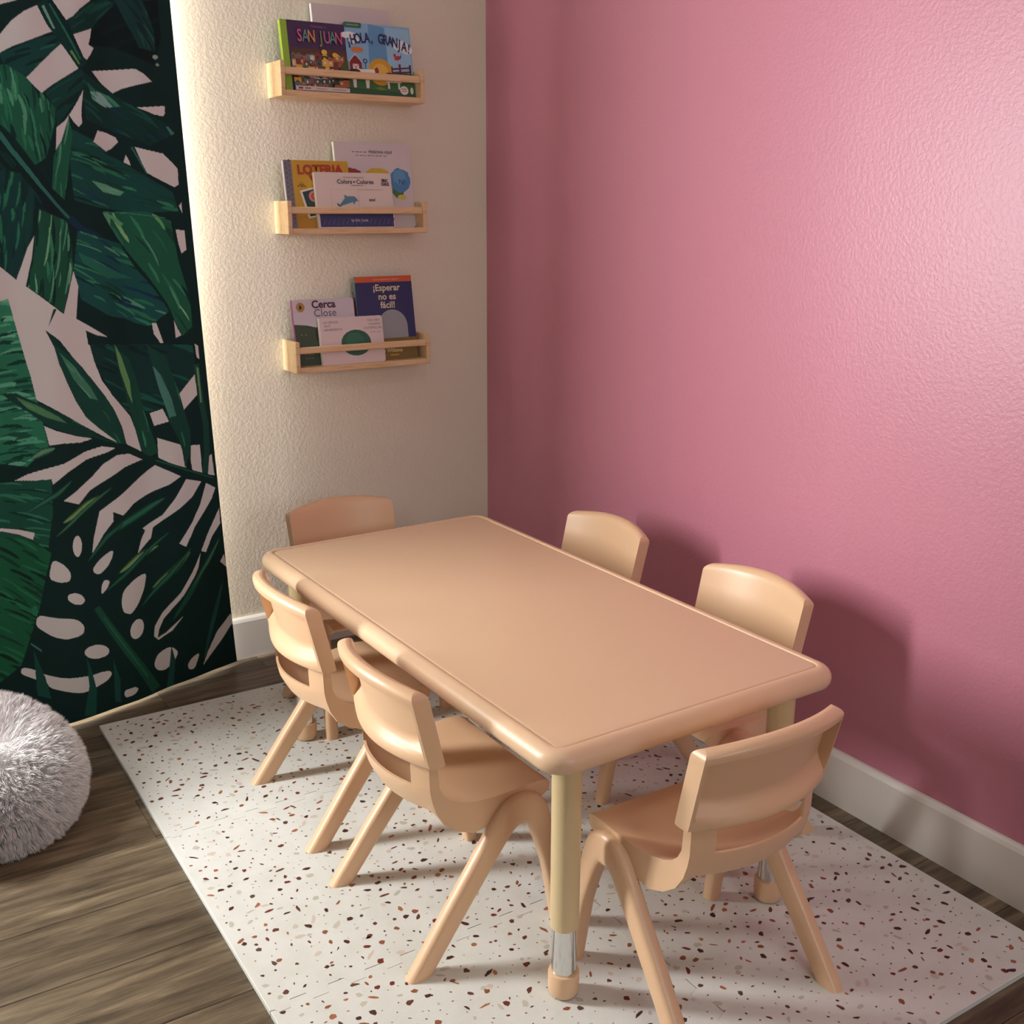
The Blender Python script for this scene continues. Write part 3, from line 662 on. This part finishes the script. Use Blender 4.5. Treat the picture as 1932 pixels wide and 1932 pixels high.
def stroke(P, pts, w0, w1, rgb, taper=False):
    q = []
    for a, b in zip(pts, pts[1:]):
        for k in range(6): q.append((lerp(a[0], b[0], k/6), lerp(a[1], b[1], k/6)))
    pts = q+[pts[-1]]
    L, R_ = [], []; n = len(pts)
    for i, (x, y) in enumerate(pts):
        a = pts[max(0, i-1)]; b = pts[min(n-1, i+1)]; dx, dy = b[0]-a[0], b[1]-a[1]; l = math.hypot(dx, dy) or 1
        w_ = lerp(w0, w1, i/(n-1))/2*(math.sin(math.pi*(i+.12)/(n-1+.24))**.6 if taper else 1); L.append((x-dy/l*w_, y+dx/l*w_)); R_.append((x+dy/l*w_, y-dx/l*w_))
    paint(P(L+R_[::-1]), rgb)
DK, D2, MG, TG, LG, OL, TL_ = (9,30,31), (13,44,42), (24,74,58), (30,84,72), (78,128,106), (98,126,84), (18,58,62)
MS = [(12,38,38), (16,52,46), (34,92,70), (44,104,80), (70,120,98)]
# leaf lobes
lobe(PA, [(20,330),(110,390),(220,500),(280,560),(280,640),(230,820),(170,860),(60,700),(0,640),(0,340)], MG, MS, (40,360), (130,800), 46)
lobe(PA, [(0,680),(60,740),(170,860),(260,980),(350,1130),(300,1160),(150,1010),(0,860)], DK, [D2], (0,700), (350,1130), 10)
lobe(PA, [(420,370),(600,490),(720,570),(860,640),(900,700),(780,760),(640,700),(440,620),(420,480)], D2, [(12,40,40),(20,62,56),(16,44,58)], (450,400), (850,680), 34)
lobe(PA, [(450,430),(500,470),(580,500),(640,555),(560,560),(480,520)], TG, [(110,140,138),(60,110,92)], (450,430), (640,560), 14)
lobe(PA, [(360,670),(500,740),(700,880),(900,1000),(930,1100),(740,1110),(500,1080),(380,1040),(360,850)], (18,58,56), MS[:4]+[(20,48,70)], (380,900), (900,1060), 60)
lobe(PA, [(470,940),(560,960),(660,1000),(640,1020),(540,1000)], LG, [(90,134,116)], (470,940), (660,1000), 3)
lobe(PA, [(350,610),(370,700),(350,900),(330,1040),(260,980),(270,820)], MG, MS, (350,620), (310,1000), 16)
lobe(PA, [(0,880),(100,900),(170,1000),(160,1220),(90,1455),(0,1380)], (14,48,50), MS[:3]+[(40,84,80)], (60,900), (40,1400), 24)
lobe(PA, [(190,1090),(340,1150),(370,1250),(375,1400),(325,1630),(140,1490),(165,1330)], (22,66,52), MS+[(96,140,112)], (240,1120), (215,1520), 40)
lobe(PA, [(400,1200),(640,1270),(720,1400),(800,1500),(880,1620),(780,1700),(560,1640),(420,1560),(380,1400)], (20,64,64), MS+[(18,44,68)], (430,1330), (800,1490), 60)
lobe(PA, [(400,1310),(520,1370),(700,1450),(560,1450),(430,1370)], TG, [(90,140,128),(60,112,100)], (400,1310), (700,1450), 8)
lobe(PA, [(530,1105),(760,1100),(890,1150),(930,1360),(990,1560),(1000,1700),(950,1750),(870,1580),(760,1420),(640,1260)], MG, MS+[(80,130,84),(110,146,104)], (640,1140), (960,1660), 56)
lobe(PA, [(480,150),(600,20),(820,0),(840,200),(800,340),(600,250),(460,230)], (6,22,24), [(8,28,28)], (500,200), (800,60), 6)
lobe(PA, [(600,0),(740,0),(800,160),(810,270),(720,250),(640,90)], (16,46,46), [(26,64,60),(12,36,38)], (640,0), (780,260), 16)
lobe(PA, [(340,100),(480,10),(560,0),(600,20),(480,150),(370,180)], D2, [(18,60,52)], (340,120), (560,0), 8)
lobe(PA, [(220,480),(340,400),(420,360),(425,470),(290,660),(280,560)], (14,50,48), [(20,66,58),(10,36,36)], (240,500), (420,380), 10)
lobe(PA, [(0,280),(180,200),(300,180),(320,220),(130,400),(20,330)], (16,54,54), [(26,76,70),(10,36,40)], (0,300), (300,190), 12)
lobe(PA, [(0,1570),(48,1555),(155,1932),(0,1932)], (40,104,82), [(70,132,108),(16,54,46),(92,146,122)], (0,1800), (120,1790), 30, 26, (60,150))
lobe(PB, [(0,0),(120,0),(200,300),(255,530),(150,640),(0,620)], (34,94,74), [(66,126,104),(14,50,44),(20,66,56),(80,136,114)], (0,300), (180,280), 60, 24, (80,200))
lobe(PB, [(0,720),(270,705),(280,880),(260,1060),(0,1000)], (20,64,54), [(12,44,40),(40,96,76)], (0,780), (260,830), 26, 20)
lobe(PB, [(0,1000),(180,1020),(275,1090),(215,1380),(110,1670),(0,1760)], (18,72,50), [(8,34,30),(12,48,38),(28,88,62)], (0,1060), (220,1180), 54, 22, (100,240))
lobe(PB, [(465,0),(1000,0),(1020,140),(930,260),(870,330),(700,370),(590,270),(490,90)], (14,44,44), [(22,70,62),(10,34,36)], (600,60), (900,180), 34, 22)
# pale ground showing between the leaves
WH = (214, 216, 216)
for q in ([(0,0),(85,0),(0,22)], [(0,180),(50,110),(110,60),(190,25),(215,40),(275,160),(180,195),(60,240),(0,275)], [(265,0),(475,0),(410,45),(370,85),(335,105)],
          [(372,180),(478,148),(470,195),(458,232),(490,250),(470,285),(447,312),(430,300),(400,240)], [(125,405),(200,330),(320,220),(408,352),(340,395),(260,445),(205,485),(165,450)],
          [(477,370),(700,358),(745,385),(790,425),(700,445),(640,462),(598,485),(530,430)], [(712,560),(858,552),(860,590),(850,606),(800,595),(750,575)],
          [(425,470),(415,580),(420,640),(402,662),(375,635),(352,600),(385,545)], [(287,665),(330,630),(352,600),(330,680),(315,730),(283,780),(285,720)],
          [(510,680),(560,690),(615,715),(628,740),(590,775),(560,788),(520,760),(482,738)], [(665,805),(680,835),(688,862),(655,845)],
          [(705,765),(760,780),(850,800),(900,850),(925,880),(930,960),(910,975),(860,950),(800,920),(765,900),(740,850)], [(945,1055),(950,1110),(938,1090),(932,1070)],
          [(915,1195),(960,1200),(970,1300),(945,1320),(930,1270)],
          [(0,1385),(45,1420),(90,1458),(118,1370),(140,1290),(170,1225),(160,1350),(135,1490),(262,1590),(325,1635),(350,1540),(378,1410),(405,1490),(395,1660),(450,1690),(560,1755),(500,1745),(445,1720),(465,1830),(510,1932),(155,1932),(100,1740),(48,1555),(0,1570)],
          [(795,1685),(815,1680),(850,1785),(835,1785),(805,1740)], [(905,1665),(925,1710),(945,1745),(915,1760)], [(1012,1790),(1030,1800),(1036,1870),(1022,1860)]):
    paint(PA(q), WH)
for q in ([(120,138-138),(270,0),(305,110),(345,200),(390,290),(450,380),(520,440),(620,515),(580,500),(430,420),(330,365),(195,290),(165,170)],
          [(285,0),(465,0),(490,90),(530,190),(590,270),(690,375),(720,450),(750,560),(720,545),(665,520),(640,430),(595,340),(540,260),(430,120),(370,60)],
          [(790,360),(848,335),(878,400),(810,425)], [(930,260),(1020,145),(1025,260),(955,340),(940,310)], [(825,488),(935,520),(955,580),(965,640),(890,620),(830,590)],
          [(992,525),(1038,520),(1045,600),(1050,668),(1000,655),(990,600)], [(1085,580),(1100,570),(1115,680),(1080,678)], [(232,425),(290,450),(400,478),(488,490),(420,510),(330,515),(258,528)],
          [(600,538),(530,530),(440,560),(330,620),(240,650),(150,680),(78,710),(190,712),(270,702),(278,730),(350,665),(450,600),(560,560)],
          [(755,602),(680,570),(610,575),(540,620),(480,690),(400,760),(330,815),(410,832),(470,760),(560,700),(650,640)],
          [(815,630),(938,685),(880,730),(800,770),(700,830),(640,890),(588,872),(590,920),(540,990),(480,1100),(490,1010),(520,870),(620,790),(720,710)],
          [(965,700),(1045,712),(1000,790),(935,850),(860,910),(805,955),(795,1010),(720,1090),(740,1020),(765,970),(750,960),(850,890),(910,800)],
          [(1070,720),(1120,745),(1100,800),(1060,870),(1010,950),(965,1052),(930,1035),(1000,920),(1040,830)], [(1140,850),(1145,930),(1100,1000),(1070,1080),(1045,1075),(1080,980)],
          [(1042,1085),(1030,1160),(985,1265),(920,1350),(860,1425),(835,1480),(825,1530),(870,1500),(955,1410),(900,1490),(830,1540),(805,1520),(810,1470),(850,1400),(940,1290),(1000,1180)],
          [(0,955),(100,965),(192,985),(180,1020),(100,990),(0,970)], [(1165,1090),(1180,1160),(1145,1130)],
          [(1200,1400),(1215,1440),(1150,1540),(1055,1670),(1080,1600),(1130,1490)]):
    paint(PB(q), WH)
for q in ([(590,1065),(585,1110),(560,1160),(520,1200),(490,1190),(485,1165),(530,1110)], [(575,1230),(560,1270),(530,1305),(530,1260),(545,1225)],
          [(770,1185),(755,1270),(720,1350),(680,1405),(640,1395),(630,1340),(640,1280),(700,1220)], [(280,1120),(340,1150),(372,1195),(365,1235),(320,1245),(262,1225)],
          [(205,1412),(300,1430),(400,1430),(440,1465),(435,1510),(360,1540),(290,1530),(190,1470)], [(865,1585),(900,1575),(930,1600),(915,1640),(870,1695),(825,1700),(803,1670),(820,1620)],
          [(1040,1600),(1010,1690),(980,1690),(975,1665),(1000,1625)],
          [(115,1680),(185,1695),(245,1725),(350,1745),(470,1725),(570,1695),(585,1715),(560,1750),(500,1785),(440,1815),(370,1815),(270,1795),(250,1760),(185,1745),(105,1715)], [(645,1800),(700,1780),(720,1790),(700,1820),(650,1840)]):
    paint(PB(smoothpoly(q, 2)), WH)
for c in (ell(402,1050,24,55), ell(398,1325,44,29,20,.25), ell(712,1480,34,54,20,.35), ell(505,1600,65,36,20,-.1)): paint(PB(c), WH)
# leaves over the pale ground, ribs and highlights
paint(PA([(228,1718),(300,1770),(360,1840),(435,1932),(345,1932),(285,1830)]), D2); paint(PA([(268,1608),(287,1608),(242,1702)]), D2)
stroke(PA, [(205,5),(260,110),(300,165),(350,235),(425,345)], 60, 56, D2); stroke(PA, [(215,30),(275,150)], 16, 10, (96,132,124)); stroke(PA, [(360,265),(405,335)], 14, 8, (84,120,70)); stroke(PA, [(250,20),(330,160),(410,310)], 10, 10, (30,84,74))
stroke(PA, [(0,690),(60,780),(140,890),(200,970),(280,1060),(355,1135)], 26, 14, (40,88,82)); stroke(PA, [(355,1135),(420,1190),(520,1230)], 40, 16, (18,40,60))
stroke(PA, [(540,1105),(600,1135),(650,1175)], 10, 26, (74,124,98)); stroke(PA, [(540,1105),(680,1110),(860,1135)], 6, 4, (52,104,84))
stroke(PA, [(690,765),(740,860),(765,905)], 10, 6, (34,84,76)); stroke(PA, [(870,660),(900,700)], 10, 20, (58,100,92)); 
paint(PA(ell(808,297,14,12)), (120,134,130)); paint(PA(ell(820,338,9,8)), (150,160,156))
lobe(PB, [(270,0),(370,60),(430,120),(540,260),(595,340),(640,430),(665,520),(620,515),(520,440),(450,380),(390,290),(345,200),(300,100)], (18,56,50), MS[1:4], (300,30), (620,490), 20, 12)
lobe(PB, [(300,40),(380,110),(470,220),(510,290),(470,280),(380,180)], (54,100,82), [(92,130,116),(70,116,96)], (300,40), (510,290), 8, 12)
lobe(PB, [(590,0),(690,80),(730,200),(760,330),(830,560),(790,590),(750,560),(700,380),(640,180)], (18,58,48), MS[1:4], (640,60), (790,560), 14, 12)
lobe(PB, [(600,0),(640,60),(690,190),(705,310),(680,260),(630,130)], (86,124,82), [(60,108,78)], (610,10), (700,300), 4, 10)
lobe(PB, [(770,0),(860,60),(930,250),(990,450),(990,560),(960,640),(940,520),(880,400),(820,180)], (18,54,48), MS[1:3], (800,40), (970,600), 14, 12)
lobe(PB, [(800,110),(840,160),(890,280),(915,370),(880,380),(830,230)], (62,104,98), [(90,128,122),(46,92,80)], (800,110), (910,360), 6, 12)
lobe(PB, [(0,255),(90,255),(230,320),(340,370),(430,420),(500,465),(640,520),(480,490),(380,470),(260,430),(160,360)], (16,50,46), MS[:3], (60,270), (480,470), 14, 12)
lobe(PB, [(90,275),(200,320),(300,375),(345,410),(240,380),(150,335)], (66,104,78), [(84,118,90)], (90,275), (340,410), 5, 10)
stroke(PB, [(1020,100),(1040,260),(1070,420),(1075,560),(1065,680)], 30, 30, (20,56,50)); stroke(PB, [(1025,120),(1045,300)], 12, 8, (86,116,84))
stroke(PB, [(480,485),(560,515),(640,540),(760,585),(880,630),(980,665),(1118,702)], 14, 36, (11,36,35)); stroke(PB, [(820,605),(960,650),(1110,695)], 8, 6, (26,70,58))
for pts, w_, c_ in (([(170,600),(230,560),(285,540)], 26, (74,116,94)), ([(150,880),(230,830),(300,780),(370,710)], 20, (36,84,70)), ([(330,930),(400,880),(460,830),(535,785)], 26, OL), ([(300,1000),(420,880),(580,745)], 14, (50,94,70)),
                    ([(560,990),(650,930),(760,870),(860,800)], 30, (34,88,72)), ([(460,1130),(560,1000),(640,930)], 18, (28,76,64)), ([(620,1190),(720,1110),(830,1050)], 24, OL), ([(560,1280),(700,1150),(880,980)], 16, (30,80,66)),
                    ([(800,1270),(900,1180),(985,1080)], 22, (92,122,78)), ([(740,1360),(880,1210),(990,1060)], 18, (32,80,66)), ([(900,1440),(1000,1270),(1100,1080)], 30, (22,64,56)), ([(1000,1260),(1080,1130),(1140,1010)], 14, (48,92,76)), ([(1060,1640),(1110,1430),(1160,1230)], 26, (22,60,56))):
    stroke(PB, pts, w_*1.5, w_*1.5, tuple(int(x*.55) for x in c_), True); stroke(PB, pts, w_*.8, w_*.8, c_, True)
stroke(PB, [(505,1370),(580,1480),(660,1590),(740,1690),(815,1795)], 34, 56, (22,62,52)); stroke(PB, [(540,1420),(640,1560),(770,1730)], 8, 14, (32,78,62))
for q in ([(180,1595),(205,1650),(245,1740),(275,1850),(200,1830),(190,1720)], [(450,1625),(475,1690),(505,1800),(500,1935),(440,1935),(465,1780)], [(895,1570),(915,1640),(905,1790),(870,1790),(885,1690)], [(590,1640),(625,1740),(630,1860),(600,1860)]): paint(PB(q), (20,60,56))
stroke(PB, [(165,1560),(225,1600)], 8, 10, (60,90,100))
paint(PB(ell(188,1390,18,26)), (30,92,72))
grn = colr[:, 0] < 150
colr[grn] = np.minimum(255, colr[grn]*np.array([1.18, 1.30, 1.25])+2)
lin = np.where(colr/255 <= .04045, colr/255/12.92, ((colr/255+.055)/1.055)**2.4)
fold = .006*np.sin(Ug*20+.8)+.004*np.sin(Ug*43+1.7+Zg*.7)+.004*np.sin(Zg*3.1+Ug*9)
fold = fold*np.clip((Ug)/.10, .15, 1)*(.45+.55*np.clip(Zg/.8, 0, 1))
nrm = (-CDIR.y, CDIR.x)
VX = CA.x+CDIR.x*Uw+nrm[0]*fold; VY = CA.y+CDIR.y*Uw+nrm[1]*fold
org = Vector(((CA.x+CB.x)/2, (CA.y+CB.y)/2, 0))
co = np.stack([VX.ravel()-org.x, VY.ravel()-org.y, Zw.ravel()], 1)
def grid_faces(nv, nu):
    a = (np.arange(nv-1)[:, None]*nu+np.arange(nu-1)[None, :]).ravel()
    return np.stack([a, a+1, a+1+nu, a+nu], 1)
def np_mesh(name, co, fc):
    me = bpy.data.meshes.new(name); nf, k = fc.shape
    me.vertices.add(len(co)); me.vertices.foreach_set('co', co.astype(np.float32).ravel())
    me.loops.add(nf*k); me.loops.foreach_set('vertex_index', fc.astype(np.int32).ravel())
    me.polygons.add(nf); me.polygons.foreach_set('loop_start', np.arange(0, nf*k, k, dtype=np.int32))
    me.update(calc_edges=True); return me
me = np_mesh('curtain_print', co, grid_faces(NV, NU))
at = me.color_attributes.new('print', 'FLOAT_COLOR', 'POINT')
at.data.foreach_set('color', np.concatenate([lin, np.ones((len(lin), 1))], 1).astype(np.float32).ravel())
def cloth_build(t, b):
    a = N(t, 'ShaderNodeVertexColor', layer_name='print'); t.links.new(a.outputs[0], b.inputs['Base Color'])
    n = N(t, 'ShaderNodeTexNoise', Scale=900.0, Detail=1.0); t.links.new(tex(t), n.inputs['Vector']); bump(t, b, n.outputs['Fac'], .1, .0004)
M_CLOTH = mat('printed_cloth', (.1, .2, .15), .75, spec=.2, build=cloth_build)
M_LINING = mat('pale_lining', (.80, .76, .70), .8)
cur = empty('leaf_curtain', org); tag(cur, 'long curtain printed with dark green palm and monstera leaves', 'curtain')
cp = obj('printed_face', me, M_CLOTH, cur); me.polygons.foreach_set('use_smooth', [True]*len(me.polygons))
# lining a few millimetres behind, on a coarse grid
sel = np.ix_(np.linspace(0, NV-1, 70).astype(int), np.linspace(0, NU-1, 70).astype(int))
lc = np.stack([VX[sel].ravel()-org.x+.003*CDIR.y, VY[sel].ravel()-org.y+.004*abs(CDIR.x), Zw[sel].ravel()+.004], 1)
lm = np_mesh('lining', lc, grid_faces(70, 70)); obj('lining', lm, M_LINING, cur, smooth=60)
rod = obj('curtain_rod', lathe([(.0, 0), (.011, .0001), (.011, CLEN+.10), (0, CLEN+.1001)], 16), M_CHROME, None, smooth=40)
rod.rotation_euler = (0, -H, math.atan2(-CDIR.y, -CDIR.x)); rod.location = (CA.x+.06, CA.y+.016, 2.275)
tag(rod, 'metal rod above the frame from which the leaf curtain hangs', 'curtain rod')

# ------------------------------------------------------------------ added ceiling lamp, out of view, for fill light
lp = empty('ceiling_fill_lamp', FILL_LAMP); tag(lp, 'added round ceiling fill lamp with frosted diffuser, out of view', 'lamp')
obj('base_ring', lathe([(.23, -.03), (.24, -.028), (.24, 0)], 40), M_TRIM, lp, smooth=40)
obj('diffuser', lathe([(.02, -.068), (.12, -.064), (.19, -.052), (.225, -.030)], 40), mat('frosted_glass', (.85, .85, .83), .4), lp, smooth=60)

# ------------------------------------------------------------------ fluffy round cushion
BC, BA, BH_, BT = Vector((-1.590, -.590, .128)), .190, .098, math.radians(24)
cu = empty('floor_cushion', (BC.x, BC.y, 0)); tag(cu, 'round fluffy pale grey cushion on the floor by the leaf curtain', 'cushion')
ax = Vector((.52*math.sin(BT)*1.0+.10, -.85*math.sin(BT), math.cos(BT))).normalized()
e1 = Vector((1, 0, 0)); e1 = (e1-ax*e1.dot(ax)).normalized(); e2 = ax.cross(e1)
Rm = np.array([[e1.x, e2.x, ax.x], [e1.y, e2.y, ax.y], [e1.z, e2.z, ax.z]])
def cush(ph, th):
    c, s = np.cos(th), np.sin(th); r = BA*np.sign(c)*np.abs(c)**.75; h = BH_*np.sign(s)*np.abs(s)**.9
    h = h - .020*np.exp(-(r/.05)**2)*np.sign(s)
    return np.stack([r*np.cos(ph), r*np.sin(ph), h], -1)
nph, nth = 64, 33
ph, th = np.meshgrid(np.linspace(0, 2*np.pi, nph), np.linspace(-np.pi/2, np.pi/2, nth))
P = cush(ph, th).reshape(-1, 3)@Rm.T
P[:, 2] += BC.z; P[:, 2] = np.maximum(P[:, 2], .003)
M_FUR = mat('pale_grey_fur', (.85, .83, .83), .85, spec=.2)
obj('cushion_body', np_mesh('cushion_body', P, grid_faces(nth, nph)), M_FUR, cu, smooth=180)
rf = np.random.default_rng(3)
n = 70000
fp = rf.uniform(0, 2*np.pi, n); ft = np.arcsin(rf.uniform(-.75, 1, n))
root = cush(fp, ft); d1 = cush(fp+1e-3, ft)-root; d2 = cush(fp, ft+1e-3)-root
nr_ = np.cross(d1, d2); nr_ /= np.linalg.norm(nr_, axis=1)[:, None]+1e-12
nr_ *= np.sign((nr_*root).sum(1))[:, None]
rad_ = root*np.array([1, 1, 0]); rad_ /= np.linalg.norm(rad_, axis=1)[:, None]+1e-9
ncl = 1500; cp_ = rf.uniform(0, 2*np.pi, ncl); ct_ = np.arcsin(rf.uniform(-.75, 1, ncl)); cc = cush(cp_, ct_)
jit = rf.normal(0, 1, (ncl, 3))
ids = np.empty(n, int)
for i in range(0, n, 4000): ids[i:i+4000] = ((root[i:i+4000, None]-cc[None])**2).sum(2).argmin(1)
down = np.array([0, 0, -1.0])@Rm
dirn = nr_*.75+rad_*.55*np.cos(ft)[:, None]*0+rad_*.6+down*.35*(1-np.sin(ft)[:, None])/2+jit[ids]*.16+rf.normal(0, .14, (n, 3))
dirn /= np.linalg.norm(dirn, axis=1)[:, None]
ln_ = rf.uniform(.016, .030, n)[:, None]
tip = root+dirn*ln_; tip += (cc[ids]+(nr_*.6+rad_*.6+jit[ids]*.16)*.026-tip)*.34
midp = root*.5+tip*.5+nr_*.0045
sd = np.cross(dirn, nr_+rf.normal(0, .5, (n, 3))); sd /= np.linalg.norm(sd, axis=1)[:, None]+1e-9
wv = .0007
V = np.stack([root-sd*wv, root+sd*wv, midp-sd*wv*.8, midp+sd*wv*.8, tip], 1).reshape(-1, 3)@Rm.T
V[:, 2] += BC.z; V[:, 2] = np.maximum(V[:, 2], .002)
b0 = np.arange(n)[:, None]*5
F = np.concatenate([b0+np.array([0, 1, 3]), b0+np.array([0, 3, 2]), b0+np.array([2, 3, 4])], 0)
fo = obj('fur', np_mesh('fur', V, F), M_FUR, cu, smooth=180); tag(fo, kind='stuff')
